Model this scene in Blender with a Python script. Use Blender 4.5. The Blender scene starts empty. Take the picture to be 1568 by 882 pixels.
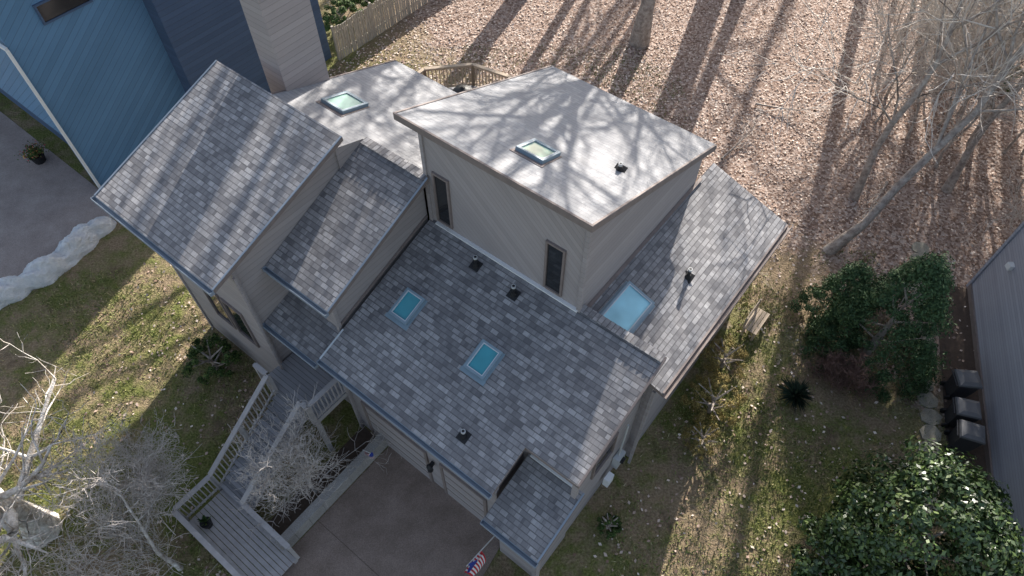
import bpy, math, random
import numpy as np
from mathutils import Vector, Matrix, Quaternion
random.seed(7); rng=np.random.default_rng(11)
D=bpy.data; SC=bpy.context.scene
YAW=math.radians(38.16); CY,SY=math.cos(YAW),math.sin(YAW)
def XY(s,t): return (s*CY+t*SY, -s*SY+t*CY)
def link(o,parent=None):
    SC.collection.objects.link(o)
    if parent: o.parent=parent
    return o
def empty(name,rot=False):
    e=D.objects.new(name,None); link(e)
    if rot: e.rotation_euler=(0,0,-YAW)
    return e
# ---------------------------------------------------------------- materials
def mat(name,rough=0.8,spec=0.3):
    m=D.materials.new(name); m.use_nodes=True; nt=m.node_tree; nt.nodes.clear()
    o=nt.nodes.new("ShaderNodeOutputMaterial"); b=nt.nodes.new("ShaderNodeBsdfPrincipled")
    b.inputs["Roughness"].default_value=rough
    b.inputs["Specular IOR Level"].default_value=spec
    nt.links.new(b.outputs[0],o.inputs[0])
    return m,nt,b
def N(nt,t,**k):
    n=nt.nodes.new(t)
    for a,v in k.items(): setattr(n,a,v)
    return n
def L(nt,a,b): nt.links.new(a,b)
def math_(nt,op,a,b=None,c=None):
    n=nt.nodes.new("ShaderNodeMath"); n.operation=op
    for i,v in enumerate((a,b,c)):
        if v is None: continue
        if isinstance(v,(int,float)): n.inputs[i].default_value=v
        else: nt.links.new(v,n.inputs[i])
    return n.outputs[0]
def ramp(nt,fac,stops):
    r=nt.nodes.new("ShaderNodeValToRGB"); el=r.color_ramp.elements
    while len(el)<len(stops): el.new(0.5)
    for e,(p,c) in zip(el,stops): e.position=p; e.color=(c[0],c[1],c[2],1)
    nt.links.new(fac,r.inputs[0]); return r.outputs[0]
def mix(nt,fac,a,b,bt='MIX'):
    n=nt.nodes.new("ShaderNodeMix"); n.data_type='RGBA'; n.blend_type=bt
    for i,v in ((0,fac),(6,a),(7,b)):
        if isinstance(v,(int,float)): n.inputs[i].default_value=v
        elif isinstance(v,tuple): n.inputs[i].default_value=(v[0],v[1],v[2],1)
        else: nt.links.new(v,n.inputs[i])
    return n.outputs[2]
def noise(nt,vec,scale,detail=4,rough=.55):
    n=nt.nodes.new("ShaderNodeTexNoise"); n.inputs["Scale"].default_value=scale
    n.inputs["Detail"].default_value=detail; n.inputs["Roughness"].default_value=rough
    if vec is not None: nt.links.new(vec,n.inputs["Vector"])
    return n.outputs["Fac"]
def bump(nt,b,h,dist,strength=1.0):
    n=nt.nodes.new("ShaderNodeBump"); n.inputs["Distance"].default_value=dist; n.inputs["Strength"].default_value=strength
    nt.links.new(h,n.inputs["Height"]); nt.links.new(n.outputs[0],b.inputs["Normal"])
def simple(name,col,rough=.7,var=.25,scale=6,spec=.3,metal=0):
    m,nt,b=mat(name,rough,spec)
    g=N(nt,"ShaderNodeNewGeometry")
    f=noise(nt,g.outputs["Position"],scale,3)
    c=mix(nt,f,tuple(x*(1-var) for x in col),tuple(min(1,x*(1+var)) for x in col))
    L(nt,c,b.inputs["Base Color"]); b.inputs["Metallic"].default_value=metal
    return m
def shingle_mat(name,dark,light,bd=.026,mortf=.6):
    m,nt,b=mat(name,.8,.3)
    uv=N(nt,"ShaderNodeTexCoord").outputs["UV"]
    def brick(w,h,off,sq):
        k=N(nt,"ShaderNodeTexBrick"); k.offset=off; k.offset_frequency=2; k.squash=sq; k.squash_frequency=3
        k.inputs["Scale"].default_value=1; k.inputs["Brick Width"].default_value=w; k.inputs["Row Height"].default_value=h
        k.inputs["Mortar Size"].default_value=.006; k.inputs["Mortar Smooth"].default_value=.3; k.inputs["Bias"].default_value=0
        k.inputs["Color1"].default_value=(0,0,0,1); k.inputs["Color2"].default_value=(1,1,1,1); k.inputs["Mortar"].default_value=(.2,.2,.2,1)
        L(nt,uv,k.inputs["Vector"]); return k
    k1=brick(.22,.14,.37,1.5); k2=brick(.15,.14,.61,.7)
    big=noise(nt,uv,.5,4,.65)
    f=math_(nt,'ADD',math_(nt,'MULTIPLY',k1.outputs["Color"],.6),math_(nt,'MULTIPLY',k2.outputs["Color"],.33))
    f=math_(nt,'ADD',f,math_(nt,'MULTIPLY',math_(nt,'SUBTRACT',big,.5),.8))
    c=ramp(nt,f,[(0.05,dark),(.5,tuple(a*.6+b_*.4 for a,b_ in zip(dark,light))),(.95,light)])
    gr=noise(nt,uv,90,1,.7)
    c=mix(nt,.35,c,ramp(nt,gr,[(.3,(.1,.1,.1)),(.7,(.6,.6,.6))]),'OVERLAY')
    sep=N(nt,"ShaderNodeSeparateXYZ"); L(nt,uv,sep.inputs[0])
    fr=math_(nt,'FRACT',math_(nt,'DIVIDE',sep.outputs[1],.14))
    butt=math_(nt,'LESS_THAN',fr,.13)
    mort=math_(nt,'MAXIMUM',math_(nt,'MULTIPLY',k1.outputs["Fac"],mortf*.7),math_(nt,'MULTIPLY',butt,mortf))
    c=mix(nt,mort,c,(.07,.07,.072))
    st=noise(nt,uv,1.3,4,.7)
    c=mix(nt,math_(nt,'MULTIPLY',st,.35),c,(.19,.165,.15))
    L(nt,c,b.inputs["Base Color"])
    saw=math_(nt,'SUBTRACT',1.0,fr)
    h=math_(nt,'ADD',math_(nt,'MULTIPLY',saw,.7),math_(nt,'MULTIPLY',k1.outputs["Color"],.6))
    bump(nt,b,h,bd)
    return m
M={}
M['shingle']=shingle_mat("asphalt_shingles",(.14,.14,.152),(.50,.49,.495))
M['shingle_sunlit']=shingle_mat("sunlit_washed_out_shingles",(.335,.34,.355),(.46,.465,.48),.010,.22)  # same shingles for the sunlit roofs: sun washout put into colour and contrast
def siding_mat(name,col,board=.19,ang=0,line=.35,var=.12):
    m,nt,b=mat(name,.75,.25)
    uv=N(nt,"ShaderNodeTexCoord").outputs["UV"]
    mp=N(nt,"ShaderNodeMapping"); mp.inputs["Rotation"].default_value=(0,0,math.radians(ang)); L(nt,uv,mp.inputs[0])
    sep=N(nt,"ShaderNodeSeparateXYZ"); L(nt,mp.outputs[0],sep.inputs[0])
    q=math_(nt,'DIVIDE',sep.outputs[1],board)
    fr=math_(nt,'FRACT',q); fl=math_(nt,'FLOOR',q)
    wn=N(nt,"ShaderNodeTexWhiteNoise",noise_dimensions='1D'); L(nt,fl,wn.inputs["W"])
    ln=math_(nt,'LESS_THAN',fr,.08)
    st=N(nt,"ShaderNodeMapping"); st.inputs["Scale"].default_value=(1.2,14,1); L(nt,mp.outputs[0],st.inputs[0])
    gn=noise(nt,st.outputs[0],2,4,.6); bg=noise(nt,uv,.8,4,.6)
    f=math_(nt,'ADD',math_(nt,'MULTIPLY',wn.outputs["Value"],.35),math_(nt,'ADD',math_(nt,'MULTIPLY',gn,.35),math_(nt,'MULTIPLY',bg,.35)))
    c=ramp(nt,f,[(0.15,tuple(x*(1-var*1.6) for x in col)),(.85,tuple(x*(1+var) for x in col))])
    c=mix(nt,math_(nt,'MULTIPLY',ln,line),c,(.06,.055,.05))
    L(nt,c,b.inputs["Base Color"])
    bump(nt,b,math_(nt,'SUBTRACT',1,fr),.012)
    return m
WC=(.345,.31,.302)
M['siding']=siding_mat("wood_siding_lap",WC,line=.25)
M['siding_d']=siding_mat("wood_siding_diagonal",WC,.15,ang=42,line=.22,var=.10)
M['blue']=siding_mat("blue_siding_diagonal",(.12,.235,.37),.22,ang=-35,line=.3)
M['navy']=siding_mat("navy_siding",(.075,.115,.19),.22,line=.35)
M['grey']=siding_mat("grey_lap_siding",(.36,.37,.42),.13,line=.5)
M['trim']=simple("painted_trim_taupe",(.22,.18,.165))
M['gutter']=simple("gutter_metal",(.24,.28,.33),.5,.15,3,.4)
M['skframe']=simple("skylight_frame",(.20,.27,.32),.5,.15,3,.4)
M['flash']=simple("flashing_metal",(.5,.54,.57),.5,.2,5,.4)
M['white']=simple("white_paint",(.75,.75,.74),.5,.06)
M['black']=simple("black_rubber",(.02,.02,.022),.5)
M['deck']=siding_mat("weathered_deck_boards",(.33,.325,.335),.14,line=.8,var=.25)
M['rail']=simple("weathered_wood_rail",(.40,.375,.365),.8,.25,5)
M['railtan']=simple("deck_rail_tan",(.45,.36,.27),.8,.25,5)
M['fence']=simple("fence_wood_grey",(.40,.36,.30),.85,.4,4)
M['redt']=simple("red_cloth",(.5,.03,.04),.8); M['bluet']=simple("blue_cloth",(.03,.05,.25),.8)
M['bin']=simple("bin_plastic",(.045,.045,.05),.5,.2); M['binlid']=simple("bin_lid_plastic",(.15,.15,.155),.5,.15)
M['soil']=simple("mulch",(.09,.065,.05),.95,.4,8)
M['terra']=simple("terracotta",(.3,.12,.07),.8)
M['dish']=simple("grey_box",(.45,.46,.46),.5,.1)
def glass(name,col,rough=.06,spec=.9):
    m,nt,b=mat(name,rough,spec)
    g=N(nt,"ShaderNodeNewGeometry"); f=noise(nt,g.outputs["Position"],1.4,2)
    L(nt,mix(nt,f,tuple(x*.6 for x in col),tuple(min(1,x*1.35) for x in col)),b.inputs["Base Color"]); return m
M['glass']=glass("window_glass",(.02,.022,.025))
M['sky_sm']=glass("skylight_glass_teal",(.045,.28,.34),.08,.6)
M['sky_lg']=glass("skylight_glass_pale",(.30,.60,.70),.12,.6)
M['sky_gr']=glass("skylight_glass_green",(.24,.38,.32),.12,.6)
def conc(name,a,b_,scale=1.2,rough=.9):
    m,nt,b=mat(name,rough,.25)
    p=N(nt,"ShaderNodeNewGeometry").outputs["Position"]
    f=noise(nt,p,scale,6,.65); g=noise(nt,p,45,2,.7)
    c=ramp(nt,f,[(.3,a),(.7,b_)])
    c=mix(nt,.5,c,ramp(nt,g,[(.3,(.2,.2,.2)),(.7,(.75,.75,.75))]),'OVERLAY')
    L(nt,c,b.inputs["Base Color"]); bump(nt,b,g,.01); return m
M['drive']=conc("aggregate_driveway",(.20,.15,.12),(.31,.24,.20))
M['ndrive']=conc("concrete_drive",(.27,.22,.20),(.38,.32,.29))
M['conc']=conc("concrete",(.30,.28,.26),(.42,.40,.37))
M['stone']=conc("stone_path",(.22,.2,.16),(.36,.34,.28),2.5)
def ground_mat():
    m,nt,b=mat("lawn_and_leaf_litter",.95,.1)
    p=N(nt,"ShaderNodeNewGeometry").outputs["Position"]
    sep=N(nt,"ShaderNodeSeparateXYZ"); L(nt,p,sep.inputs[0])
    n1=noise(nt,p,.22,4,.6); n2=noise(nt,p,1.6,4,.65); n3=noise(nt,p,14,3,.7)
    v=N(nt,"ShaderNodeTexVoronoi"); v.inputs["Scale"].default_value=11; L(nt,p,v.inputs["Vector"])
    vs=N(nt,"ShaderNodeSeparateColor"); L(nt,v.outputs["Color"],vs.inputs[0])
    litter=ramp(nt,vs.outputs[0],[(0,(.18,.115,.085)),(.35,(.34,.245,.195)),(.7,(.49,.375,.315)),(1,(.64,.54,.47))])
    litter=mix(nt,math_(nt,'MULTIPLY',n3,.45),litter,(.14,.09,.07))
    v2=ramp(nt,n3,[(.25,(.055,.065,.02)),(.5,(.145,.16,.048)),(.75,(.27,.26,.11))])
    dry=ramp(nt,n3,[(.25,(.14,.10,.06)),(.6,(.32,.245,.16)),(.85,(.48,.39,.28))])
    gf=ramp(nt,math_(nt,'ADD',math_(nt,'MULTIPLY',n1,.6),math_(nt,'MULTIPLY',n2,.45)),[(.46,(0,0,0)),(.58,(1,1,1))])
    lawn=mix(nt,gf,dry,v2)
    n4=noise(nt,p,.7,5,.7)
    lawn=mix(nt,ramp(nt,n4,[(.56,(0,0,0)),(.68,(.75,.75,.75))]),lawn,(.13,.095,.065))
    d=math_(nt,'ADD',math_(nt,'MULTIPLY',math_(nt,'SUBTRACT',sep.outputs[1],17.0),.10),math_(nt,'MULTIPLY',math_(nt,'SUBTRACT',n1,.5),2.2))
    d=math_(nt,'ADD',d,math_(nt,'MULTIPLY',math_(nt,'SUBTRACT',n2,.5),1.6))
    d=math_(nt,'ADD',d,math_(nt,'MULTIPLY',math_(nt,'SUBTRACT',sep.outputs[0],6),.10))
    lf=ramp(nt,math_(nt,'ADD',d,.28),[(.25,(0,0,0)),(.75,(1,1,1))])
    c=mix(nt,lf,lawn,litter)
    L(nt,c,b.inputs["Base Color"])
    bump(nt,b,math_(nt,'ADD',n3,math_(nt,'MULTIPLY',n2,2)),.08)
    return m
M['ground']=ground_mat()
def island_mat(name,stops,rough=.8,spec=.3):
    m,nt,b=mat(name,rough,spec)
    g=N(nt,"ShaderNodeNewGeometry")
    c=ramp(nt,g.outputs["Random Per Island"],stops); L(nt,c,b.inputs["Base Color"])
    return m
M['leaf']=island_mat("fallen_leaves",[(0,(.19,.115,.08)),(.35,(.40,.29,.23)),(.75,(.57,.46,.39)),(1,(.80,.70,.61))])
M['grass']=island_mat("grass_blades",[(0,(.08,.11,.025)),(.5,(.18,.22,.065)),(.8,(.32,.31,.13)),(1,(.48,.40,.25))])
M['magn']=island_mat("broadleaf_evergreen",[(0,(.022,.045,.013)),(.6,(.05,.09,.025)),(1,(.13,.18,.055))],.35,.5)
M['cedar']=island_mat("cedar_foliage",[(0,(.022,.05,.02)),(.6,(.05,.095,.036)),(1,(.09,.145,.055))],.7)
M['yucca']=island_mat("yucca_leaves",[(0,(.02,.035,.025)),(1,(.045,.07,.045))],.5)
M['ybush']=island_mat("yellow_shrub",[(0,(.12,.09,.03)),(.6,(.26,.20,.065)),(1,(.38,.30,.10))])
M['gbush']=island_mat("green_shrub",[(0,(.02,.045,.015)),(.6,(.06,.11,.025)),(1,(.13,.18,.05))])
M['flower']=island_mat("flowers",[(0,(.05,.1,.02)),(.5,(.08,.12,.03)),(.75,(.10,.13,.04)),(.85,(.5,.08,.12)),(1,(.7,.4,.1))])
def bark(name,a,b_,sc=5):
    m,nt,b=mat(name,.9,.2)
    p=N(nt,"ShaderNodeNewGeometry").outputs["Position"]
    f=noise(nt,p,sc,4,.7)
    L(nt,ramp(nt,f,[(.35,a),(.65,b_)]),b.inputs["Base Color"]); bump(nt,b,noise(nt,p,18,3),.03); return m
M['bark']=bark("bark_grey_brown",(.22,.18,.155),(.47,.42,.37))
M['syc']=bark("sycamore_bark",(.30,.25,.20),(.78,.75,.71),4)
M['twig']=simple("pale_twigs",(.60,.54,.48),.9,.2)
M['twigd']=simple("grey_twigs",(.50,.45,.41),.9,.25)
M['redtwig']=simple("red_twigs",(.19,.115,.095),.9,.25)
def tarp():
    m,nt,b=mat("white_plastic_sheet",.3,.5)
    p=N(nt,"ShaderNodeNewGeometry").outputs["Position"]; f=noise(nt,p,4,5,.7)
    L(nt,ramp(nt,f,[(.3,(.62,.65,.69)),(.6,(.84,.85,.86))]),b.inputs["Base Color"]); bump(nt,b,f,.2); return m
M['tarp']=tarp()
# ---------------------------------------------------------------- mesh builder
class MB:
    def __init__(s,name): s.n=name; s.v=[]; s.f=[]; s.m=[]; s.uv=[]; s.ms=[]
    def mi(s,m):
        if m not in s.ms: s.ms.append(m)
        return s.ms.index(m)
    def poly(s,pts,m):
        pts=[Vector(p) for p in pts]
        n=Vector((0,0,0))
        for i in range(len(pts)): n+=pts[i].cross(pts[(i+1)%len(pts)])
        n.normalize()
        u=Vector((0,0,1)).cross(n)
        if u.length<.02: u=Vector((1,0,0))
        u.normalize(); w=n.cross(u)
        b=len(s.v); s.v+= [tuple(p) for p in pts]; s.f.append(list(range(b,b+len(pts)))); s.m.append(s.mi(m))
        s.uv+=[(p.dot(u),p.dot(w)) for p in pts]
    def box(s,c,d,m,rot=None):
        hx,hy,hz=d[0]/2,d[1]/2,d[2]/2
        P=[Vector((x,y,z)) for z in(-hz,hz) for y in(-hy,hy) for x in(-hx,hx)]
        if rot is not None: P=[rot@p for p in P]
        P=[p+Vector(c) for p in P]
        for q in ((0,2,3,1),(4,5,7,6),(0,1,5,4),(2,6,7,3),(0,4,6,2),(1,3,7,5)): s.poly([P[i] for i in q],m)
    def beam(s,a,b,w,h,m):
        a=Vector(a); b=Vector(b); d=b-a; l=d.length; x=d.normalized()
        y=Vector((0,0,1)).cross(x)
        if y.length<1e-3: y=Vector((0,1,0))
        y.normalize(); z=x.cross(y); R=Matrix((x,y,z)).transposed()
        s.box((a+b)/2,(l,w,h),m,R)
    def tube(s,a,b,r1,r2,m,n=10,caps=True):
        a=Vector(a); b=Vector(b); x=(b-a).normalized(); y=x.orthogonal().normalized(); z=x.cross(y)
        A_=[a+(y*math.cos(i*2*math.pi/n)+z*math.sin(i*2*math.pi/n))*r1 for i in range(n)]
        B_=[b+(y*math.cos(i*2*math.pi/n)+z*math.sin(i*2*math.pi/n))*r2 for i in range(n)]
        for i in range(n): s.poly([A_[i],A_[(i+1)%n],B_[(i+1)%n],B_[i]],m)
        if caps: s.poly(B_,m); s.poly(A_[::-1],m)
    def slab(s,top,th,mt,ms_):
        top=[Vector(p) for p in top]; lo=[p-Vector((0,0,th)) for p in top]
        s.poly(top,mt); s.poly(lo[::-1],ms_)
        n=len(top)
        for i in range(n):
            j=(i+1)%n; s.poly([lo[i],lo[j],top[j],top[i]],ms_)
    def build(s,parent=None,smooth=False):
        me=D.meshes.new(s.n); me.from_pydata(s.v,[],s.f)
        uvl=me.uv_layers.new(name="UVMap"); uvl.data.foreach_set("uv",np.array(s.uv,dtype=np.float32).ravel())
        for m in s.ms: me.materials.append(M[m])
        me.polygons.foreach_set("material_index",s.m)
        if smooth: me.polygons.foreach_set("use_smooth",[True]*len(s.f))
        me.update(); o=D.objects.new(s.n,me); return link(o,parent)
# ---------------------------------------------------------------- ground
def sheet(name,pts,z,m,parent=None):
    b=MB(name); b.poly([(p[0],p[1],z) for p in pts],m); return b.build(parent)
sheet("ground",[(-300,-300),(300,-300),(300,300),(-300,300)],0,'ground')
def st(name,pts,z,m): return sheet(name,[XY(*p) for p in pts],z,m)
st("driveway",[(-8.6,-14),(-3.6,-14),(-3.6,2.5),(-3.9,4.64),(-8.6,4.64)],.012,'drive')
st("neighbor_driveway",[(-60,-14),(-24.1,-14),(-24.1,5.3),(-60,5.3)],.010,'ndrive')
st("planting_bed",[(-9.75,.6),(-8.9,.6),(-8.9,4.6),(-9.75,4.6)],.008,'soil')
o=MB("driveway_curb"); o.box((-24.05,-4.4,.06),(.14,19.2,.12),'conc'); ob=o.build(); ob.rotation_euler=(0,0,-YAW)
o=MB("driveway_joints")
for t in (1.6,-1.6): o.box((-6.15,t,.0142),(4.9,.012,.004),'soil')
ob=o.build(); ob.rotation_euler=(0,0,-YAW)
# ---------------------------------------------------------------- main house
H=empty("shingled_wood_house",True)
W=MB("walls"); R=MB("roof"); T=MB("trim_and_gutters")
zm=lambda t:4.6+(t-4.25)/3
def wallA(t,s0,s1,z0,z1,m='siding',face=-1):
    p=[(s0,t,z0),(s1,t,z0),(s1,t,z1),(s0,t,z1)]
    W.poly(p if face<0 else p[::-1],m)
def wallB(s,pts,m='siding',face=1):
    p=[(s,a,b) for a,b in pts]; W.poly(p if face>0 else p[::-1],m)
wallA(4.65,-9.8,-4.15,0,zm(4.65)-.1)
wallB(-4.15,[(4.65,0),(5.8,0),(5.8,zm(5.8)-.1),(4.65,zm(4.65)-.1)])
wallA(5.8,-4.15,-2.6,0,zm(5.8)-.1)
wallB(-2.6,[(5.8,0),(9.1,0),(9.1,zm(9.05)-.1),(5.8,zm(5.8)-.1)])
wallB(-9.8,[(4.65,0),(9,0),(9,zm(9)-.1),(4.65,zm(4.65)-.1)],face=-1)
W.poly([(-2.6,9.06,4),(-4.9,9.06,4),(-4.9,9.06,6.15),(-2.6,9.06,6.12)],'siding')
wallA(4.3,-3.8,-2.55,0,3.55)
wallB(-2.55,[(4.3,0),(5.8,0),(5.8,4.05),(4.3,3.55)])
wallB(-3.8,[(4.3,0),(5.8,0),(5.8,4.05),(4.3,3.55)],face=-1)
wallB(-2.45,[(9.1,0),(15.9,0),(15.9,4.98),(9.1,4.98)])
W.poly([(-2.45,15.9,0),(-4.9,15.9,0),(-4.9,15.9,5.8),(-2.45,15.9,4.98)],'siding')
W.poly([(-2.6,9.1,0),(-2.45,9.1,0),(-2.45,9.1,4.95),(-2.6,9.1,4.95)],'siding')
zb=lambda t:9.8-(t-8.7)*.375
W.poly([(-9.9,8.95,0),(-4.85,8.95,0),(-4.85,8.95,zb(8.95)-.2),(-9.9,8.95,zb(8.95)-.2)],'siding_d')
wallB(-4.85,[(8.95,0),(15.05,0),(15.05,zb(15.05)-.12),(8.95,zb(8.95)-.12)])
wallB(-9.9,[(8.95,0),(15.05,0),(15.05,zb(15.05)-.12),(8.95,zb(8.95)-.12)],face=-1)
wallA(15.05,-9.9,-4.85,0,zb(15.05)-.1,face=1)
z2=lambda t:6.3+(t-4.87)*.405
wallA(5.2,-12.2,-10.1,3.9,z2(5.2)-.1)
wallB(-10.1,[(5.2,3.9),(8.95,3.9),(8.95,z2(8.85)-.1),(5.2,z2(5.2)-.1)])
zl=lambda t:7.1+(t-3.3)/2.95
wallA(4.0,-16.7,-12.2,0,zl(4)-.1)
wallB(-12.2,[(4,0),(7.95,0),(7.95,zl(7.95)-.1),(4,zl(4)-.1)])
wallB(-16.7,[(4,0),(7.9,0),(7.9,zl(7.9)-.1),(4,zl(4)-.1)],face=-1)
wallA(7.95,-16.7,-12.2,0,zl(7.95)-.1,face=1)
zk=lambda t:7.9-(t-8.85)/3
W.poly([(-12.16,7.9,7.3),(-12.16,8.86,7.8),(-12.16,8.86,7.93),(-12.16,8.02,8.22),(-12.16,7.9,8.3)],'siding')
wallB(-15.3,[(7.9,0),(13,0),(13,zk(13)-.1),(7.9,zk(7.9)-.1)],face=-1)
wallA(13.0,-15.3,-9.9,0,zk(13)-.1,face=1)
wallA(4.9,-12.2,-9.8,0,4.3)
for (a,b,c,d) in ((-16.3,-15.4,8.95,10.5),):
    W.poly([(a,c,0),(b,c,0),(b,c,11.8),(a,c,11.8)],'siding'); W.poly([(b,c,0),(b,d,0),(b,d,11.8),(b,c,11.8)],'siding')
    W.poly([(b,d,0),(a,d,0),(a,d,11.8),(b,d,11.8)],'siding'); W.poly([(a,d,0),(a,c,0),(a,c,11.8),(a,d,11.8)],'siding')
    T.box(((a+b)/2,(c+d)/2,11.85),(b-a+.15,d-c+.15,.1),'flash')
W.build(H)
th=.13
R.slab([(-9.95,4.25,zm(4.25)),(-3.93,4.25,zm(4.25)),(-3.93,5.54,zm(5.54)),(-2.34,5.54,zm(5.54)),(-2.34,9.1,zm(9.1)),(-4.86,9.1,zm(9.1)),(-4.86,8.94,zm(8.94)),(-9.95,8.94,zm(8.94))],th,'shingle','trim')
zp=lambda t:zm(t)-.17
R.slab([(-12.19,4.15,zp(4.15)),(-9.97,4.15,zp(4.15)),(-9.97,5.19,zp(5.19)),(-12.19,5.19,zp(5.19))],th,'shingle','trim')
zn=lambda t:3.54+(t-3.91)*.333
R.slab([(-3.97,3.91,zn(3.91)),(-2.25,3.91,zn(3.91)),(-2.25,5.79,zn(5.79)),(-3.97,5.79,zn(5.79))],th,'shingle','trim')
R.slab([(-2.04,8.87,4.97),(-2.04,16.17,4.97),(-4.84,16.17,5.9),(-4.84,8.87,5.9)],th,'shingle','trim')
R.slab([(-10.5,8.68,zb(8.68)),(-4.65,8.68,zb(8.68)),(-4.65,15.35,zb(15.35)),(-10.5,15.35,zb(15.35))],.2,'shingle_sunlit','trim')
R.slab([(-12.18,4.87,z2(4.87)),(-9.75,4.87,z2(4.87)),(-9.75,8.85,z2(8.85)),(-12.18,8.85,z2(8.85))],th,'shingle','trim')
R.slab([(-17.05,3.3,zl(3.3)),(-11.9,3.3,zl(3.3)),(-11.9,8.05,zl(8.05)),(-17.05,8.05,zl(8.05))],th,'shingle','trim')
R.slab([(-12.18,8.852,zk(8.852)-.003),(-9.91,8.852,zk(8.852)-.003),(-9.91,13.3,zk(13.3)),(-15.5,13.3,zk(13.3)),(-15.5,7.97,zk(7.97)),(-12.18,7.97,zk(7.97))],th,'shingle_sunlit','trim')
R.build(H)
def gutter(s0,s1,t,z,m='gutter'):
    T.box(((s0+s1)/2,t-.06,z-.13),(s1-s0,.11,.015),m)
    T.box(((s0+s1)/2,t-.115,z-.075),(s1-s0,.012,.12),m)
    T.box(((s0+s1)/2,t-.008,z-.075),(s1-s0,.012,.13),m)
    for s in (s0,s1): T.box((s,t-.06,z-.075),(.012,.12,.12),m)
gutter(-9.95,-3.93,4.25,zm(4.25)); gutter(-12.19,-9.99,4.15,zp(4.15)); gutter(-3.97,-2.25,3.91,zn(3.91)); gutter(-17.05,-11.9,3.3,zl(3.3))
gutter(-12.18,-9.75,4.87,z2(4.87))
T.box((-1.98,12.5,4.9),(.11,7.3,.015),'trim'); T.box((-1.93,12.5,4.94),(.012,7.3,.12),'trim')
def drip(a,b,w=.05,m='gutter'):
    a=Vector(a)+Vector((0,0,.012)); b=Vector(b)+Vector((0,0,.012)); T.beam(a,b,w,.015,m)
drip((-9.93,4.25,zm(4.25)),(-9.93,5.2,zm(5.2)),m='flash'); drip((-2.36,5.54,zm(5.54)),(-2.36,9.1,zm(9.1)),m='trim')
drip((-10.47,8.7,zb(8.7)),(-10.47,15.3,zb(15.3)),m='trim'); drip((-4.68,8.7,zb(8.7)),(-4.68,15.3,zb(15.3)),m='trim'); drip((-10.5,8.7,zb(8.7)),(-4.65,8.7,zb(8.7)),m='trim')
drip((-11.93,3.3,zl(3.3)),(-11.93,8.05,zl(8.05))); drip((-17.02,3.3,zl(3.3)),(-17.02,8.05,zl(8.05)))
drip((-9.78,4.87,z2(4.87)),(-9.78,8.85,z2(8.85))); drip((-2.07,8.9,4.98),(-2.07,16.15,4.98),m='trim')
drip((-15.47,8.1,zk(8.1)),(-15.47,13.3,zk(13.3)),m='trim'); drip((-2.28,3.91,zn(3.91)),(-2.28,5.79,zn(5.79)))
T.beam((-9.7,8.90,zm(8.9)+.03),(-4.85,8.90,zm(8.9)+.03),.10,.05,'white')
T.beam((-4.79,9.15,5.93),(-4.79,15.3,5.93),.10,.03,'trim')
T.beam((-10.06,5.25,zm(5.25)+.05),(-10.06,8.9,zm(8.9)+.05),.06,.05,'trim')
T.beam((-3.9,5.76,zn(5.76)+.03),(-2.6,5.76,zn(5.76)+.03),.08,.04,'white')
for i in range(14):
    s=-4.75+i*.175; T.box((s,9.03,zm(9.03)+.02),(.165,.26,.02),'shingle',Matrix.Rotation(math.radians(6),3,'Y'))
for i in range(14):
    s=-12.05+i*.165; T.box((s,8.85,7.915),(.155,.28,.022),'shingle',Matrix.Rotation(math.radians(6),3,'Y'))
def cb(s,t,z0,z1,w=.11): T.box((s,t,(z0+z1)/2),(w,w,z1-z0),'siding')
cb(-4.85,8.95,5.6,zb(8.95)-.21); cb(-9.9,8.95,5.5,zb(8.95)-.21); cb(-12.2,4.0,0,zl(4)-.14); cb(-16.7,4,0,zl(4)-.14)
cb(-2.55,4.3,0,3.5); cb(-10.1,5.2,4.2,z2(5.2)-.14); cb(-2.45,9.1,0,4.95); cb(-4.15,4.65,0,zm(4.65)-.14); cb(-9.8,4.65,0,4.55)
cb(-2.45,5.62,3.9,4.85,.14)
for (s,t,z0,z1) in ((-2.4,4.2,0,3.5),(-2.3,8.9,0,4.8),(-9.75,4.55,0,4.4),(-11.98,3.9,0,6.9)):
    T.box((s,t,(z0+z1)/2),(.08,.06,z1-z0),'siding')
for (a,b) in ((-9.2,-6.8),(-6.1,-4.6)):
    T.box(((a+b)/2,4.635,1.1),(b-a,.03,2.2),'siding')
    T.box(((a+b)/2,4.62,2.25),(b-a+.2,.06,.12),'trim')
    for s in (a-.05,b+.05): T.box((s,4.62,1.1),(.1,.06,2.2),'trim')
    for k in range(1,4): T.box(((a+b)/2,4.615,k*.55),(b-a,.012,.03),'trim')
T.build(H)
def window(name,s,t,z0,z1,w,axis='t',sgn=-1):
    b=MB(name)
    if axis=='t':
        o=t+sgn*.03
        b.box((s,t+sgn*.01,(z0+z1)/2),(w,.02,z1-z0),'glass')
        for x in (s-w/2,s+w/2): b.box((x,o,(z0+z1)/2),(.06,.07,z1-z0+.06),'trim')
        for z in (z0,z1): b.box((s,o,z),(w-.06,.075,.06),'trim')
    else:
        o=s+sgn*.03
        b.box((s+sgn*.01,t,(z0+z1)/2),(.02,w,z1-z0),'glass')
        for x in (t-w/2,t+w/2): b.box((o,x,(z0+z1)/2),(.07,.06,z1-z0+.06),'trim')
        for z in (z0,z1): b.box((o,t,z),(.075,w-.06,.06),'trim')
        b.box((o,t,(z0+z1)/2+.2),(.03,w-.06,.03),'trim')
    b.build(H)
window("tall_window",-9.37,8.95,6.35,8.15,.5); window("tall_window",-5.68,8.95,6.35,8.15,.52)
window("front_window",-14.7,4.0,2.3,4.1,.9); window("front_window",-13.6,4.0,2.3,4.1,.9); window("side_window",-2.6,7.3,2.6,3.8,1.0,'s',1)
window("side_window",-2.45,12.6,2.6,3.8,1.2,'s',1)
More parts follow.
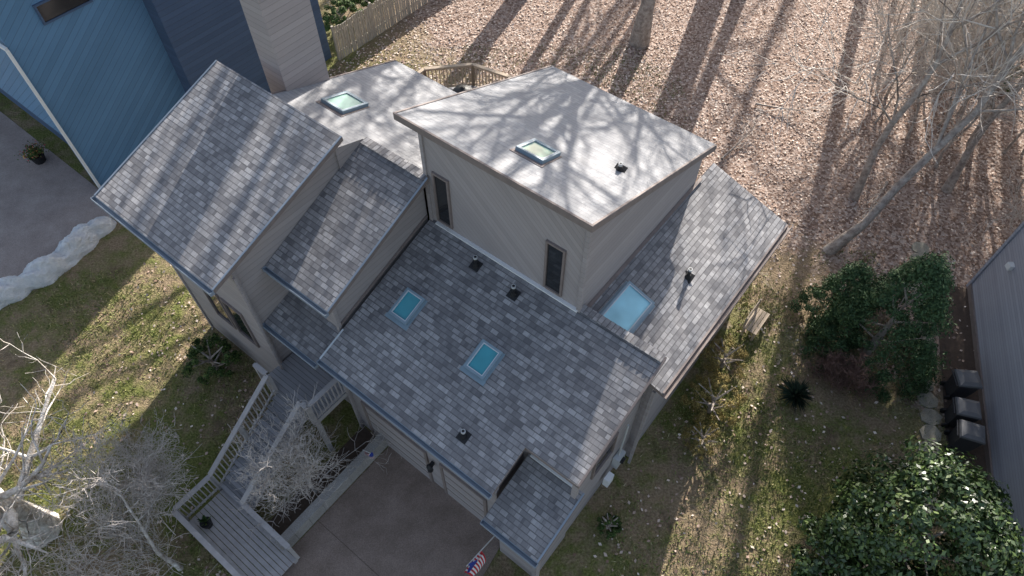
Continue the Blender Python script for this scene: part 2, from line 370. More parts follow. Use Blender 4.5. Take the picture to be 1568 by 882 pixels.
def skylight(s,t,zf,w,l,gm,axis='t',hgt=.12,skirt='skframe'):
    b=MB("skylight"); 
    if axis=='t': p0=Vector((s,t,zf(t))); y=(Vector((s,t+1,zf(t+1)))-p0).normalized(); x=Vector((1,0,0))
    else: p0=Vector((s,t,zf(s))); x=(Vector((s+1,t,zf(s+1)))-p0).normalized(); y=Vector((0,1,0))
    n=x.cross(y).normalized(); Rm=Matrix((x,y,n)).transposed()
    def bx(c,d,m): b.box(p0+Rm@Vector(c),d,m,Rm)
    fw=.06
    bx((0,l/2,hgt/2),(w+fw,fw,hgt),'skframe'); bx((0,-l/2,hgt/2),(w+fw,fw,hgt),'skframe')
    bx((w/2,0,hgt/2),(fw,l-fw,hgt),'skframe'); bx((-w/2,0,hgt/2),(fw,l-fw,hgt),'skframe')
    bx((0,0,hgt-.05),(w-fw,l-fw,.02),gm)
    iw=.025
    bx((0,l/2-fw*.5-iw/2,hgt-.02),(w-fw,iw,.03),'flash'); bx((0,-l/2+fw*.5+iw/2,hgt-.02),(w-fw,iw,.03),'flash')
    bx((w/2-fw*.5-iw/2,0,hgt-.02),(iw,l-fw-2*iw,.03),'flash'); bx((-w/2+fw*.5+iw/2,0,hgt-.02),(iw,l-fw-2*iw,.03),'flash')
    bx((0,-l/2-.09,.012),(w+.22,.12,.012),skirt)
    bx((w/2+.06,0,.011),(.06,l+.06,.012),skirt); bx((-w/2-.06,0,.011),(.06,l+.06,.012),skirt)
    b.build(H)
skylight(-8.79,6.63,zm,.58,.8,'sky_sm'); skylight(-6.12,6.63,zm,.58,.8,'sky_sm')
zr=lambda s:4.97+(-2.04-s)*(.93/2.8)
skylight(-4.03,10.0,zr,.85,1.45,'sky_lg','s'); skylight(-7.27,10.24,zb,.75,.75,'sky_gr',skirt='trim'); skylight(-13.95,9.8,zk,.85,.95,'sky_gr',skirt='trim')
def vent(s,t,z,h=.38,r=.05):
    b=MB("roof_vent_pipe")
    b.box((s,t,z+.012),(.30,.30,.012),'black',Matrix.Rotation(math.radians(18),3,'X'))
    b.tube((s,t,z-.05),(s,t,z+.14),.11,.065,'black',12); b.tube((s,t,z+.1),(s,t,z+h),r,r,'black',12); b.tube((s,t,z+h-.06),(s,t,z+h+.005),r+.012,r+.012,'dish',12)
    b.tube((s,t,z+h+.006),(s,t,z+h+.008),r-.01,r-.01,'black',12)
    b.build(H)
vent(-7.93,8.5,zm(8.5)); vent(-6.55,8.4,zm(8.4)); vent(-5.36,4.9,zm(4.9),.3); vent(-3.35,12.2,zr(-3.35)); vent(-5.6,11.4,zb(11.4),.22,.04)
b=MB("wall_lantern"); b.box((-6.45,4.55,2.0),(.1,.12,.12),'black'); b.tube((-6.45,4.45,1.75),(-6.45,4.45,2.0),.09,.07,'black',8); b.tube((-6.45,4.45,2.0),(-6.45,4.45,2.1),.1,.02,'black',8); b.build(H)
b=MB("utility_meter"); b.box((-2.48,8.3,1.2),(.2,.4,.6),'dish'); b.tube((-2.38,8.3,1.3),(-2.28,8.3,1.3),.11,.11,'glass',12); b.box((-2.4,7.7,.9),(.18,.3,.45),'white'); b.tube((-2.5,8.3,1.5),(-2.5,8.3,3.5),.03,.03,'dish'); b.build(H)
# ---------------------------------------------------------------- entry deck and stairs
DK=empty("entry_deck_and_stairs",True)
b=MB("deck_boards")
b.slab([(-12.15,3.3,2.3),(-9.85,3.3,2.3),(-9.85,4.85,2.3),(-12.15,4.85,2.3)],.2,'deck','rail')
n=12
for i in range(n):
    t=3.3-(i+.5)*(2.85/n); z=2.3-(i+1)*(2.0/(n+1))
    b.box((-10.85,t,z),(1.35,.26,.05),'deck')
    b.box((-10.85,t+.13,z-.08),(1.33,.02,.13),'trim')
for k in range(9):
    t=.45-k*.145; b.box((-9.8,t-.07,.3),(3.3,.128,.04),'rail')
for s in (-11.4,-9.8,-8.25):
    for t in (.4,-.75): b.box((s,t,.13),(.12,.12,.26),'rail')
b.build(DK)
b=MB("railings")
def rail(p,q,h=.95,m='rail',sp=.13,post=1.5,w=.15):
    p=Vector(p); q=Vector(q); d=q-p; l=math.hypot(d.x,d.y)
    up=Vector((0,0,h)); b.beam(p+up,q+up,w,.045,m); b.beam(p+Vector((0,0,.1)),q+Vector((0,0,.1)),.05,.05,m); b.beam(p+Vector((0,0,h-.07)),q+Vector((0,0,h-.07)),.05,.08,m)
    k=max(1,int(l/sp))
    for i in range(k+1):
        c=p+d*(i/k); b.box((c.x,c.y,c.z+h/2),(.035,.035,h-.05),m)
    k=max(1,round(l/post))
    for i in range(k+1):
        c=p+d*(i/k); b.box((c.x,c.y,c.z+h/2-.05),(.1,.1,h+.1),m)
rail((-11.55,3.3,2.3),(-11.55,.45,.35)); rail((-10.15,3.3,2.3),(-10.15,.5,.35))
rail((-11.55,.4,.3),(-11.55,-.8,.3)); rail((-11.5,-.85,.3),(-8.2,-.85,.3)); rail((-10.1,.5,.3),(-8.2,.5,.3))
rail((-12.1,3.3,2.3),(-11.6,3.3,2.3)); rail((-10.1,3.3,2.3),(-9.9,3.3,2.3)); rail((-9.88,3.35,2.3),(-9.88,4.6,2.3))
b.build(DK)
for s in (-12.0,-9.95): 
    c=MB("post"); c.box((s,3.4,1.05),(.13,.13,2.1),'rail'); c.build(DK)
BD=empty("back_deck",True)
b=MB("deck_floor"); pl=[(-12.6,13.05),(-12.6,17.2),(-14.0,17.6),(-15.6,17.3),(-16.9,15.9),(-16.9,14.0),(-15.9,13.05)]
b.slab([(x,y,2.9) for x,y in pl],.2,'deck','railtan'); b.build(BD)
b=MB("railings")
for i in range(0,len(pl)-1): rail((pl[i][0],pl[i][1],2.9),(pl[i+1][0],pl[i+1][1],2.9),1.0,'railtan',.14,3)
for x,y in pl: b.box((x,y,1.4),(.14,.14,2.8),'railtan')
b.build(BD)
gx,gy=XY(-14.9,15.9)
b=MB("covered_kettle_grill")
prof=[(0,.34),(.35,.36),(.65,.5),(.8,.48),(.95,.36),(1.05,.1)]
for (z0,r0),(z1,r1) in zip(prof,prof[1:]): b.tube((gx,gy,2.9+z0),(gx,gy,2.9+z1),r0,r1,'black',16,False)
b.tube((gx,gy,3.93),(gx,gy,4.0),.1,.02,'black',12); b.build()
# ---------------------------------------------------------------- retaining wall, flags, misc
o=MB("retaining_wall"); 
for k in range(8):
    t=.35+k*.54; o.box((-8.76,t+.27,.27),(.24,.53,.54),'conc')
    o.box((-8.76,t+.27,.57),(.27,.535,.07),'conc')
ob=o.build(); ob.rotation_euler=(0,0,-YAW)
def flag(name,base,tip,w,l):
    b=MB(name); base=Vector(base); tip=Vector(tip); b.tube(base,tip,.015,.012,'white',8)
    d=(tip-base).normalized(); n=13; segs=14
    for i in range(n):
        for j in range(segs):
            def P(a,c):
                q=tip-d*(w*a); side=Vector((.10*math.sin(c*7+a*2),.06*math.cos(c*6+a*3),-c*l)); return q+side
            m='bluet' if (i<7 and j<segs*.4) else ('redt' if i%2==0 else 'white')
            b.poly([P(i/n,j/segs),P((i+1)/n,j/segs),P((i+1)/n,(j+1)/segs),P(i/n,(j+1)/segs)],m)
    ob=b.build(); ob.rotation_euler=(0,0,-YAW)
flag("american_flag",(-3.80,4.28,1.9),(-3.75,2.95,2.6),.7,1.1)
flag("garden_flag",(-8.9,3.9,.6),(-8.5,3.9,.95),.35,.4)
b=MB("wooden_bench")
for k in range(4): b.box((-1.75+k*.13,15.9,.45),(.11,1.1,.03),'railtan')
for t in (15.4,16.4):
    for s in (-1.75,-1.36): b.box((s,t,.22),(.08,.08,.44),'railtan')
    b.box((-1.8,t,.7),(.07,.07,.6),'railtan')
for z in (.65,.8,.93): b.box((-1.82,15.9,z),(.03,1.1,.1),'railtan')
ob=b.build(); ob.rotation_euler=(0,0,-YAW)
F=MB("picket_fence")
t=17.5
while t<36:
    hh=1.75+random.uniform(-.05,.05); F.box((-24.4+random.uniform(-.015,.015),t,hh/2),(.025,.12,hh),'fence'); t+=.155
for z in (.4,1.4): F.box((-24.44,26.7,z),(.05,18.5,.09),'fence')
for k in range(8): F.box((-24.46,17.5+k*2.45,.9),(.1,.1,1.85),'fence')
ob=F.build(); ob.rotation_euler=(0,0,-YAW)
# ---------------------------------------------------------------- blue neighbour house
BH=empty("blue_house",True)
b=MB("walls")
b.poly([(-25.7,5.4,0),(-25.7,10.3,0),(-25.7,10.3,10),(-25.7,5.4,10)],'blue')
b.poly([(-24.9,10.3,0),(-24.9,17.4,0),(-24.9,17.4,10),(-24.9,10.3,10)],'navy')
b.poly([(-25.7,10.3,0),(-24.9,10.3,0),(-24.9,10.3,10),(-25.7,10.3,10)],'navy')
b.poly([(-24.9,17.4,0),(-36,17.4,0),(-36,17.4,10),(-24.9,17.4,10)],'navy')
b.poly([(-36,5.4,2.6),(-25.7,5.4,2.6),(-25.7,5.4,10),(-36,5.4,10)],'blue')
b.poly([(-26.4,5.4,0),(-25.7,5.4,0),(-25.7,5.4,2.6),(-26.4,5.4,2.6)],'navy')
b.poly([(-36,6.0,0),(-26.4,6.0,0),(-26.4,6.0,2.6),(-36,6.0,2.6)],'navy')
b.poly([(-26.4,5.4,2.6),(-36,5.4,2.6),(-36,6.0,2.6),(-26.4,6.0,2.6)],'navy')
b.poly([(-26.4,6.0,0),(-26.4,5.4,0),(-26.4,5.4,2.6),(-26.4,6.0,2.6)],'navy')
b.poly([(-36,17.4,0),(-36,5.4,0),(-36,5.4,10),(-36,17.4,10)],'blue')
b.build(BH)
b=MB("roof"); b.slab([(-36.3,5.0,10),(-24.6,5.0,10),(-24.6,17.8,10.8),(-36.3,17.8,10.8)],.2,'shingle','trim'); b.build(BH)
b=MB("downspout_and_gutter")
b.box((-25.62,5.32,3.4),(.1,.1,6.8),'white'); b.beam((-25.62,5.32,6.8),(-26.2,5.2,7.0),.1,.1,'white'); b.beam((-26.2,5.25,7.0),(-31,5.25,7.05),.12,.12,'white'); b.build(BH)
b=MB("upper_window"); b.box((-25.68,7.7,7.3),(.04,1.7,.6),'glass')
for z in(6.97,7.63): b.box((-25.66,7.7,z),(.08,1.85,.07),'navy')
for t in(6.82,8.58): b.box((-25.66,t,7.3),(.08,.07,.6),'navy')
b.build(BH)
b=MB("lower_window"); b.box((-24.88,14.6,1.6),(.04,1.0,1.1),'glass'); b.box((-24.86,14.6,2.2),(.08,1.2,.1),'dish'); b.box((-24.86,14.6,1.0),(.08,1.2,.1),'dish'); b.build(BH)
def nb():
    G=empty("grey_sided_house")
    c1=Vector((14.15,5.6,0)); c2=Vector((17.0,15.3,0)); d=(c2-c1).normalized(); n=Vector((d.y,-d.x,0))
    w=MB("walls"); z=5.2; up=Vector((0,0,z)); c3=c2+n*9; c4=c1+n*9
    w.poly([c2,c1,c1+up,c2+up],'grey'); w.poly([c3,c2,c2+up,c3+up],'grey'); w.poly([c1,c4,c4+up,c1+up],'grey'); w.poly([c4,c3,c3+up,c4+up],'grey'); w.build(G)
    r=MB("roof"); e=.4; k=Vector((0,0,2.2))
    a=c1-n*e-d*e+up; b_=c2-n*e+d*e+up; m1=(c1+c4)/2-d*e+up+k; m2=(c2+c3)/2+d*e+up+k; a2=c4+n*e-d*e+up; b2=c3+n*e+d*e+up
    r.slab([a,m1,m2,b_],.15,'shingle','white'); r.slab([m1,a2,b2,m2],.15,'shingle','white'); r.build(G)
    t=MB("corner_trim"); t.box(c1+Vector((-.02,-.02,z/2)),(.14,.14,z),'white'); t.box(c2+Vector((-.02,.02,z/2)),(.10,.10,z),'grey')
    t.beam(c1-n*.03+Vector((0,0,.12)),c2-n*.03+Vector((0,0,.12)),.06,.24,'trim'); t.build(G)
    v=MB("dryer_vent"); p=c1+d*9.0+Vector((0,0,2.6))-n*.08; v.box(p,(.18,.22,.2),'white'); v.build(G)
    return c1,d,n
c1,dn,nn=nb()
def trashbin(x,y,ang):
    b=MB("trash_bin"); zz=[(0.05,.24,.26),(.95,.29,.33)]
    R_=Matrix.Rotation(ang,3,'Z')
    def ring(z,hx,hy): return [R_@Vector((sx*hx,sy*hy,z))+Vector((x,y,0)) for sx,sy in((-1,-1),(1,-1),(1,1),(-1,1))]
    a=ring(*zz[0]); c=ring(*zz[1]); b.poly(a[::-1],'bin'); b.poly(c,'bin')
    for i in range(4): b.poly([a[i],a[(i+1)%4],c[(i+1)%4],c[i]],'bin')
    l1=ring(.96,.32,.37); l2=ring(1.03,.30,.34); l3=ring(1.08,.18,.2)
    for A_,B_ in((l1,l2),(l2,l3)):
        for i in range(4): b.poly([A_[i],A_[(i+1)%4],B_[(i+1)%4],B_[i]],'binlid')
    b.poly(l3,'binlid'); b.poly(l1[::-1],'binlid')
    h1=R_@Vector((-.28,.42,.95)); h2=R_@Vector((.28,.42,.95)); o=Vector((x,y,0)); b.tube(o+h1,o+h2,.025,.025,'bin')
    for sx in(-.27,.27):
        p=R_@Vector((sx-.03,.3,.12)); q=R_@Vector((sx+.03,.3,.12)); b.tube(o+p,o+q,.12,.12,'black',14)
    b.build()
trashbin(14.40,9.85,math.radians(75)); trashbin(14.22,9.05,math.radians(70)); trashbin(14.8,10.9,math.radians(84))
b=MB("stone_path")
for k in range(18):
    p=c1+dn*(1.0+k*.62)-nn*(1.75+.1*math.sin(k)); 
    pts=[]
    for i in range(7):
        a=i/7*2*math.pi; pts.append((p.x+math.cos(a)*(.33+.05*random.random()),p.y+math.sin(a)*(.30+.05*random.random()),.05))
    b.slab(pts,.05,'stone','stone')
b.build()
p=[c1-nn*.05,c1+dn*10-nn*.05,c1+dn*10-nn*1.2,c1-nn*1.2]; sheet("mulch_bed",[(q.x,q.y) for q in p][::-1],.008,'soil')
sheet("side_driveway",[(10,-10),(30,-10),(30,5.2),(13.9,5.2),(12.9,4.2),(12,0)],.012,'ndrive')
def lumpy(name,p0,p1,w,h,m,seed,nu=90,nv=24):
    rr=random.Random(seed); me=D.meshes.new(name); V=[];F=[]
    ph=[rr.uniform(0,6) for _ in range(6)]
    for i in range(nu+1):
        u=i/nu; e=min(1,math.sqrt(max(0,math.sin(math.pi*u))*2.5+.02))
        off=.18*math.sin(u*8+ph[3])
        for j in range(nv+1):
            a=math.pi*j/nv
            k=.85+.38*abs(math.sin(u*13+ph[0]))**.6+.10*math.sin(u*37+a*3+ph[1])+.07*math.sin(a*8+u*40+ph[2])+rr.uniform(-.04,.04)
            s=p0[0]+(p1[0]-p0[0])*u+off+math.cos(a)*w*e*k; t=p0[1]+(p1[1]-p0[1])*u; z=max(0.0,math.sin(a))*h*e*k
            V.append((*XY(s,t),z))
    for i in range(nu):
        for j in range(nv):
            a=i*(nv+1)+j; F.append((a,a+1,a+nv+2,a+nv+1))
    me.from_pydata(V,[],F); me.materials.append(M[m]); me.polygons.foreach_set("use_smooth",[True]*len(F)); me.update(); return link(D.objects.new(name,me))
lumpy("plastic_covered_hedge",(-23.5,-1.4),(-23.6,4.7),.33,.7,'tarp',3)
# ---------------------------------------------------------------- quad soup
def soup(name,C,size,m,flat=False,aspect=.6,up=None,parent=None):
    n=len(C); C=np.asarray(C,dtype=np.float64); size=np.broadcast_to(np.asarray(size),(n,))
    d=rng.normal(size=(n,3)); d/=np.linalg.norm(d,axis=1)[:,None]
    if flat: nr=np.stack([rng.normal(0,.3,n),rng.normal(0,.3,n),np.ones(n)],1)
    elif up is not None: nr=up+rng.normal(0,.55,(n,3))
    else: nr=rng.normal(size=(n,3))
    nr/=np.linalg.norm(nr,axis=1)[:,None]
    x=np.cross(nr,d); x/=np.linalg.norm(x,axis=1)[:,None]; y=np.cross(nr,x)
    hx=x*(size/2)[:,None]; hy=y*(size*aspect/2)[:,None]
    P=np.stack([C-hx,C-hy,C+hx,C+hy],1).reshape(-1,3)
    me=D.meshes.new(name); me.vertices.add(4*n); me.vertices.foreach_set("co",P.astype(np.float32).ravel())
    me.loops.add(4*n); me.loops.foreach_set("vertex_index",np.arange(4*n,dtype=np.int32))
    me.polygons.add(n); me.polygons.foreach_set("loop_start",np.arange(0,4*n,4,dtype=np.int32)); 
    try: me.polygons.foreach_set("loop_total",np.full(n,4,dtype=np.int32))
    except Exception: pass
    me.materials.append(M[m]); me.update(calc_edges=True); me.validate()
    return link(D.objects.new(name,me),parent)
def inhouse(X,Y):
    s=X*CY-Y*SY; t=X*SY+Y*CY
    h=((s>-17)&(s<-2.2)&(t>4)&(t<16.2))|((s>-8.9)&(s<-3.5)&(t<5))|(s<-24.2)
    h|=((s>-11.8)&(s<-8)&(t<4)&(t>-1)); return h
n=110000
X=rng.uniform(-14,40,n); Y=rng.uniform(5,38,n)
pn=np.sin(X*.7+1.3*np.sin(Y*.5))+np.sin(Y*.9+X*.35)+.7*np.sin(X*2.1)*np.sin(Y*1.7)
dens=np.clip((Y-15+pn*1.6)/7,.12,1)*np.clip(1-(Y-30)/30,.5,1)
k=(rng.random(n)<dens)&~inhouse(X,Y)&(np.abs(X)<Y*.85+6)
X,Y=X[k],Y[k]
soup("fallen_leaves",np.stack([X,Y,rng.uniform(.01,.05,len(X))],1),rng.uniform(.07,.15,len(X)),'leaf',flat=True,aspect=.7)
def grass(n,x0,x1,y0,y1,seed):
    X=rng.uniform(x0,x1,n); Y=rng.uniform(y0,y1,n)
    pn=np.sin(X*.9+seed)+np.sin(Y*1.1+X*.5)+.8*np.sin(X*2.7+seed)*np.sin(Y*2.3)
    k=(rng.random(n)<np.clip(.45+.3*pn,.05,1))&~inhouse(X,Y); return X[k],Y[k]
g=[grass(50000,3,14,3,17,1),grass(40000,-22,-6,2,16,2),grass(26000,-18,8,20,30,3)]
X=np.concatenate([a for a,_ in g]); Y=np.concatenate([b_ for _,b_ in g])
def tri_blades(name,X,Y,h,m):
    n=len(X); a=rng.uniform(0,2*np.pi,n); w=.02; hh=h*rng.uniform(.5,1.3,n); lx=rng.normal(0,.05,n); ly=rng.normal(0,.05,n)
    P=np.stack([np.stack([X-np.cos(a)*w,Y-np.sin(a)*w,np.zeros(n)],1),np.stack([X+np.cos(a)*w,Y+np.sin(a)*w,np.zeros(n)],1),np.stack([X+lx,Y+ly,hh],1)],1).reshape(-1,3)
    me=D.meshes.new(name); me.vertices.add(3*n); me.vertices.foreach_set("co",P.astype(np.float32).ravel()); me.loops.add(3*n); me.loops.foreach_set("vertex_index",np.arange(3*n,dtype=np.int32))
    me.polygons.add(n); me.polygons.foreach_set("loop_start",np.arange(0,3*n,3,dtype=np.int32))
    try: me.polygons.foreach_set("loop_total",np.full(n,3,dtype=np.int32))
    except Exception: pass
    me.materials.append(M[m]); me.update(calc_edges=True); me.validate(); return link(D.objects.new(name,me))
tri_blades("grass",X,Y,.10,'grass')
# ---------------------------------------------------------------- bare trees
def tree_mesh(name,seed,height,r0,levels,mats,lean=(0,0,0),spread=.9,dens=1.0,minr=.008,fork=.25,trunkbend=.12,kk=4,limb=.42,thr=.03,ll=1.0,taper=.8):
    rr=random.Random(seed); V=[];F=[];MI=[]
    def ring(p,d,r,n):
        d=d.normalized(); x=d.orthogonal().normalized(); y=d.cross(x); b=len(V)
        for i in range(n):
            a=2*math.pi*i/n; q=p+(x*math.cos(a)+y*math.sin(a))*r; V.append((q.x,q.y,q.z))
        return b
    def rv(s): return Vector((rr.gauss(0,s),rr.gauss(0,s),rr.gauss(0,s)))
    def branch(p,d,l,r,lev):
        n=8 if r>.12 else 5 if r>.035 else 3
        k=10 if lev==0 else 5 if lev<2 else kk
        prev=ring(p,d,r*(1.5 if lev==0 else 1),n); q=p.copy(); dd=d.normalized(); pts=[]
        for i in range(1,k+1):
            bend=rv(trunkbend if lev==0 else .22); 
            dd=(dd+bend+Vector((0,0,.04 if lev==0 else .07))).normalized()
            q=q+dd*(l/k); f=i/k; ri=max(minr*.6,r*(1-f*.78)) if lev else r*(1-taper*f**1.1)
            cur=ring(q,dd,ri,n)
            for j in range(n): F.append((prev+j,prev+(j+1)%n,cur+(j+1)%n,cur+j)); MI.append(0 if r>thr else 1)
            prev=cur; pts.append((q.copy(),dd.copy(),ri,f))
        if lev>=levels: return
        for (q,dd,ri,f) in pts:
            if lev==0 and f<fork: continue
            nb=[2.2,2.0,1.9,2.2,1.6][min(lev,4)]*dens
            c=int(nb)+(1 if rr.random()<nb-int(nb) else 0)
            for _ in range(c):
                ax=dd.orthogonal().normalized(); ax.rotate(Quaternion(dd,rr.uniform(0,6.283)))
                ang=rr.uniform(.45,1.1)*spread; nd=(dd*math.cos(ang)+ax*math.sin(ang)).normalized()
                if lev==0: nl=l*rr.uniform(.28,.5)*(1.25-f*.7)*ll
                else: nl=l*rr.uniform(.35,.62)
                nr_=min(ri*.8,r*(limb if lev==0 else .5)*rr.uniform(.6,1))
                if nr_<minr: nr_=minr
                branch(q,nd,nl,nr_,lev+1)
    branch(Vector((0,0,-.1)),Vector((lean[0],lean[1],1)),height,r0,0)
    me=D.meshes.new(name); me.from_pydata(V,[],F)
    for m in mats: me.materials.append(M[m])
    me.polygons.foreach_set("material_index",MI); me.polygons.foreach_set("use_smooth",[True]*len(F)); me.update(); return me
def place(name,me,x,y,rot=0,sc=1):
    o=D.objects.new(name,me); o.location=(x,y,0); o.rotation_euler=(0,0,rot); o.scale=(sc,sc,sc); return link(o)
bf=[tree_mesh("woodland_tree_mesh_%d"%i,20+i,21+2*i,.30+.04*i,2,['bark','bark'],dens=.85,minr=.035,fork=.45,spread=.75,kk=3,limb=.4,ll=.55,trunkbend=.06,taper=.65) for i in range(3)]
bt=[tree_mesh("bare_tree_mesh_%d"%i,70+i,13+i,.16,3,['bark','twig'],dens=.8,minr=.016,fork=.3,spread=.85,kk=3) for i in range(2)]
tt=[tree_mesh("thicket_tree_mesh_%d"%i,60+i,9+i,.08,3,['bark','twig'],dens=.95,minr=.014,fork=.2,kk=3) for i in range(2)]
rr=random.Random(5)
big=tree_mesh("shade_tree_mesh",26,22,.36,3,['bark','bark'],dens=.85,minr=.022,fork=.3,spread=.95,kk=3,limb=.55)
place("bare_tree",big,6.3,30.3,.4,1.0); place("bare_tree",big,1.0,35.8,2.5,1.05); place("bare_tree",big,11.5,37.2,4.1,.9)
pos=[(1,35.8),(11.5,37.2)]
def far(x,y,dm): return all((x-a)**2+(y-b)**2>dm*dm for a,b in pos)
# lanes kept free of trees along the sun's path, added to shape lit bands
sun_lanes=[(3.0,1.4),(-18.8,1.5),(-23.5,1.0),(7.2,.7),(-.6,.6)]
def clear(x,y):
    q=x-.4045*y; return all(abs(q-c)>w for c,w in sun_lanes)
cnt=0
while cnt<18:
    x=rr.uniform(-14,30); y=rr.uniform(35.5,44)
    if far(x,y,1.9) and clear(x,y): pos.append((x,y)); place("bare_tree",bf[rr.randrange(3)],x,y,rr.uniform(0,6.28),rr.uniform(.75,1.1)); cnt+=1
cnt=0
while cnt<19:
    x=rr.uniform(-6,48); y=rr.uniform(44,66)
    if far(x,y,2.8) and clear(x,y): pos.append((x,y)); place("bare_tree",bf[rr.randrange(3)],x,y,rr.uniform(0,6.28),rr.uniform(.9,1.15)); cnt+=1
cnt=0
while cnt<12:
    x=rr.uniform(14,34); y=rr.uniform(18,35)
    if far(x,y,2.5) and x>y*.58: pos.append((x,y)); place("bare_tree",bt[rr.randrange(2)],x,y,rr.uniform(0,6.28),rr.uniform(.65,1.0)); cnt+=1
cnt=0
while cnt<20:
    x=rr.uniform(13,28); y=rr.uniform(16,29)
    if x>y*.58: place("thicket_tree",tt[rr.randrange(2)],x,y,rr.uniform(0,6.28),rr.uniform(.5,1.0)); cnt+=1
lm=tree_mesh("leaning_tree_mesh",91,17,.17,3,['bark','twig'],lean=(.75,.25,0),dens=.8,minr=.016,fork=.3,kk=3)
place("leaning_tree",lm,12.2,17.0)
sm=tree_mesh("sycamore_mesh",33,9,.40,3,['syc','twig'],lean=(.30,.12,0),dens=.78,minr=.014,fork=.2,spread=1.3,limb=.5,thr=.02)
place("sycamore_tree",sm,-13.9,6.3,0.3)
cm=tree_mesh("small_tree_mesh",44,4.6,.07,3,['syc','twigd'],dens=1.05,minr=.009,fork=.1,spread=1.15,thr=.014)
place("small_bare_tree",cm,-9.5,5.2,0,1.0); place("small_bare_tree",cm,-12.0,4.6,2.4,1.0); place("small_bare_tree",cm,-10.9,6.9,4.4,.8)
cx,cy=XY(-9.3,2.2); place("crape_myrtle",tree_mesh("crape_myrtle_mesh",47,3.9,.07,3,['syc','twigd'],dens=1.02,minr=.009,fork=.1,spread=1.2,thr=.014),cx,cy,1.2)
rm=tree_mesh("red_twig_mesh",48,1.3,.025,3,['redtwig','redtwig'],dens=1.15,minr=.007,fork=.05,spread=1.3)
place("red_twig_shrub",rm,11.3,11.0,0,1.2); place("red_twig_shrub",rm,10.6,11.7,2,1.0)
fb=tree_mesh("fallen_branch_mesh",52,2.6,.05,2,['bark','twig'],dens=.5,minr=.012,fork=.3)
for (x,y,a) in ((11.2,25.5,1.2),(15.5,20.5,-.6),(9.0,22.0,2.4)):
    o=D.objects.new("fallen_branch",fb); o.location=(x,y,.12); o.rotation_euler=(math.radians(88),0,a); link(o)
# ---------------------------------------------------------------- evergreens: leaves gathered in clumps over the crown
def crown(name,cx,cy,rad,h,z0,n,size,m,shape,seed,aspect=.5,cl=.17):
    r=np.random.default_rng(seed); K=max(40,n//130)
    a=r.uniform(0,2*np.pi,K); u=r.uniform(0,1,K)
    if shape=='round':
        z=.5+.5*np.cos(np.arccos(1-2*u)); prof=np.sqrt(np.clip(1-(2*z-1)**2,0,1))
    else:
        z=u**1.5*.97; prof=np.clip(1-z**1.25,0,1)**.8
    inn=1-np.abs(r.normal(0,.13,K)); lob=1+.10*np.sin(a*3+seed)+.07*np.sin(a*5+z*6+seed*2)
    R_=prof*rad*inn*lob*(1-cl*.6)
    cc=np.stack([cx+np.cos(a)*R_,cy+np.sin(a)*R_,z0+z*h*(.92 if shape=='round' else 1)],1)
    cr=rad*cl*r.uniform(.55,1.35,K)
    idx=r.integers(0,K,n)
    dv_=r.normal(size=(n,3)); dv_/=np.linalg.norm(dv_,axis=1)[:,None]
    rad_=cr[idx]*(r.uniform(0,1,n)**.4)
    C=cc[idx]+dv_*rad_[:,None]*np.array([1,1,.8])
    C[:,2]=np.maximum(C[:,2],.03)
    out=np.stack([np.cos(a)*prof,np.sin(a)*prof,(z-.35)*1.3],1)[idx]
    up=out*.6+dv_*.9
    P=empty(name); soup("foliage",C,r.uniform(.6,1.3,n)*size,m,up=up,parent=P,aspect=aspect)
    t=MB("trunk"); t.tube((cx,cy,0),(cx,cy,z0+h*.6),rad*.06+.03,.03,'bark',8)
    for i in range(10):
        a_=i*2.4; z1=z0+h*(.1+.07*i); rr1=rad*.7*(1-.07*i) if shape!='round' else rad*.6
        t.tube((cx,cy,z1*.8),(cx+math.cos(a_)*rr1,cy+math.sin(a_)*rr1,z1+.3),.04,.015,'bark',5)
    t.build(P); return P
crown("magnolia_tree",10.8,5.35,2.55,4.4,.2,38000,.15,'magn','round',4)
crown("magnolia_tree",8.9,4.7,1.7,2.5,.1,13000,.14,'magn','round',9)
crown("cedar_tree",12.4,12.5,2.2,5.0,.1,38000,.12,'cedar','cone',5,.35,.15)
crown("cedar_tree",11.3,13.7,1.4,3.2,.1,13000,.12,'cedar','cone',6,.35,.18)
crown("yellow_shrub",6.5,10.2,1.1,1.5,.05,6500,.055,'ybush','round',7)
crown("yellow_shrub",7.2,11.9,.9,1.2,.05,4000,.055,'ybush','round',17)
crown("yellow_shrub",6.0,9.0,.7,1.0,.05,2500,.055,'ybush','round',19)
sx,sy_=XY(-15.2,3.0); crown("evergreen_shrub",sx,sy_,.95,1.2,.05,6000,.08,'gbush','round',8)
sx,sy_=XY(-3.0,3.2); crown("evergreen_shrub",sx,sy_,.65,.7,.05,4000,.07,'gbush','round',12)
sx,sy_=XY(-1.7,6.8); crown("evergreen_shrub",sx,sy_,.4,.5,.05,2500,.07,'gbush','round',13)
sx,sy_=XY(-25.9,19.2); crown("evergreen_shrub",sx,sy_,1.1,1.6,.05,7000,.1,'gbush','round',14)
sx,sy_=XY(-26,21.4); crown("evergreen_shrub",sx,sy_,1.1,1.4,.05,7000,.1,'gbush','round',15)
crown("evergreen_shrub",22.9,27.0,.9,1.0,.05,1800,.12,'gbush','round',16)
b=MB("yucca_plant")
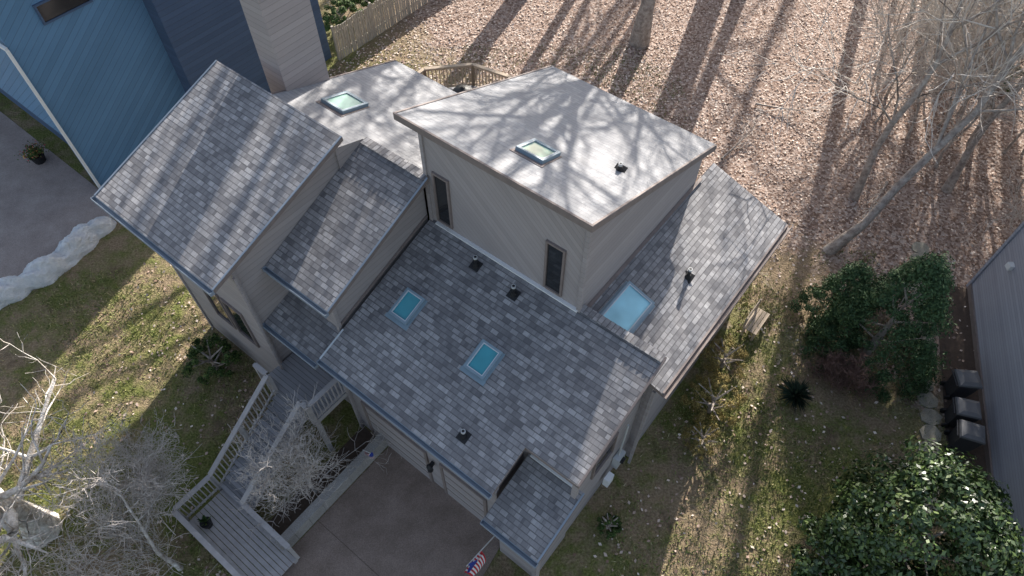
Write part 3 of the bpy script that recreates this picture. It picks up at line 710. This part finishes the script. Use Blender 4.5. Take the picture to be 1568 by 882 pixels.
for i in range(190):
    a=rr.uniform(0,6.283); e=rr.uniform(.15,1.45); l=rr.uniform(.5,.8); o=Vector((9.4,10.7,.15)); d=Vector((math.cos(a)*math.cos(e),math.sin(a)*math.cos(e),math.sin(e))); s_=Vector((-math.sin(a),math.cos(a),0))*.03
    m1=o+d*l*.5; tip=o+d*l-Vector((0,0,.12)); b.poly([o-s_,o+s_,m1+s_,tip,m1-s_],'yucca')
b.build()
px,py=XY(-29.3,4.7); b=MB("flower_planter"); b.tube((px,py,0),(px,py,.4),.22,.32,'black',14); b.build(); 
soup("planter_flowers",np.stack([px+rng.normal(0,.2,700),py+rng.normal(0,.2,700),.5+rng.uniform(-.08,.25,700)],1),.09,'flower')
px,py=XY(-10.9,-.5); b=MB("potted_plant"); b.tube((px,py,.32),(px,py,.6),.12,.17,'black',12); 
for i in range(40):
    a=rr.uniform(0,6.28); q=Vector((px+math.cos(a)*.22*rr.random(),py+math.sin(a)*.22*rr.random(),.62+rr.random()*.25)); b.poly([Vector((px,py,.58)),q,q+Vector((.06,.03,0))],'gbush')
b.build()
# ---------------------------------------------------------------- light, world, camera
el=math.radians(25); az=math.radians(22)
w=D.worlds.new("World"); SC.world=w; w.use_nodes=True; nt=w.node_tree
bg=nt.nodes["Background"]; sk=nt.nodes.new("ShaderNodeTexSky"); sk.sky_type='NISHITA'; sk.sun_disc=False; sk.sun_elevation=el; sk.sun_rotation=az
sk.dust_density=2.0
hs=nt.nodes.new("ShaderNodeHueSaturation"); hs.inputs["Saturation"].default_value=.78
nt.links.new(sk.outputs[0],hs.inputs["Color"]); nt.links.new(hs.outputs[0],bg.inputs[0]); bg.inputs[1].default_value=.25
sl=D.lights.new("sun",'SUN'); sl.energy=11.5; sl.angle=math.radians(.5); sl.color=(1,.94,.86)
so=D.objects.new("sun",sl); link(so); dv=Vector((-math.sin(az)*math.cos(el),-math.cos(az)*math.cos(el),-math.sin(el))); so.rotation_euler=dv.to_track_quat('-Z','Y').to_euler()
SC.view_settings.view_transform='Standard'; SC.view_settings.look='None'; SC.view_settings.exposure=0
cam=D.cameras.new("camera"); cam.lens=36*1068.4/1568; cam.clip_end=1000; co=D.objects.new("camera",cam); link(co)
co.matrix_world=Matrix.Translation((0,0,21))@Matrix.Rotation(math.radians(35.88),4,'X')@Matrix.Rotation(math.radians(.15),4,'Z')
SC.camera=co
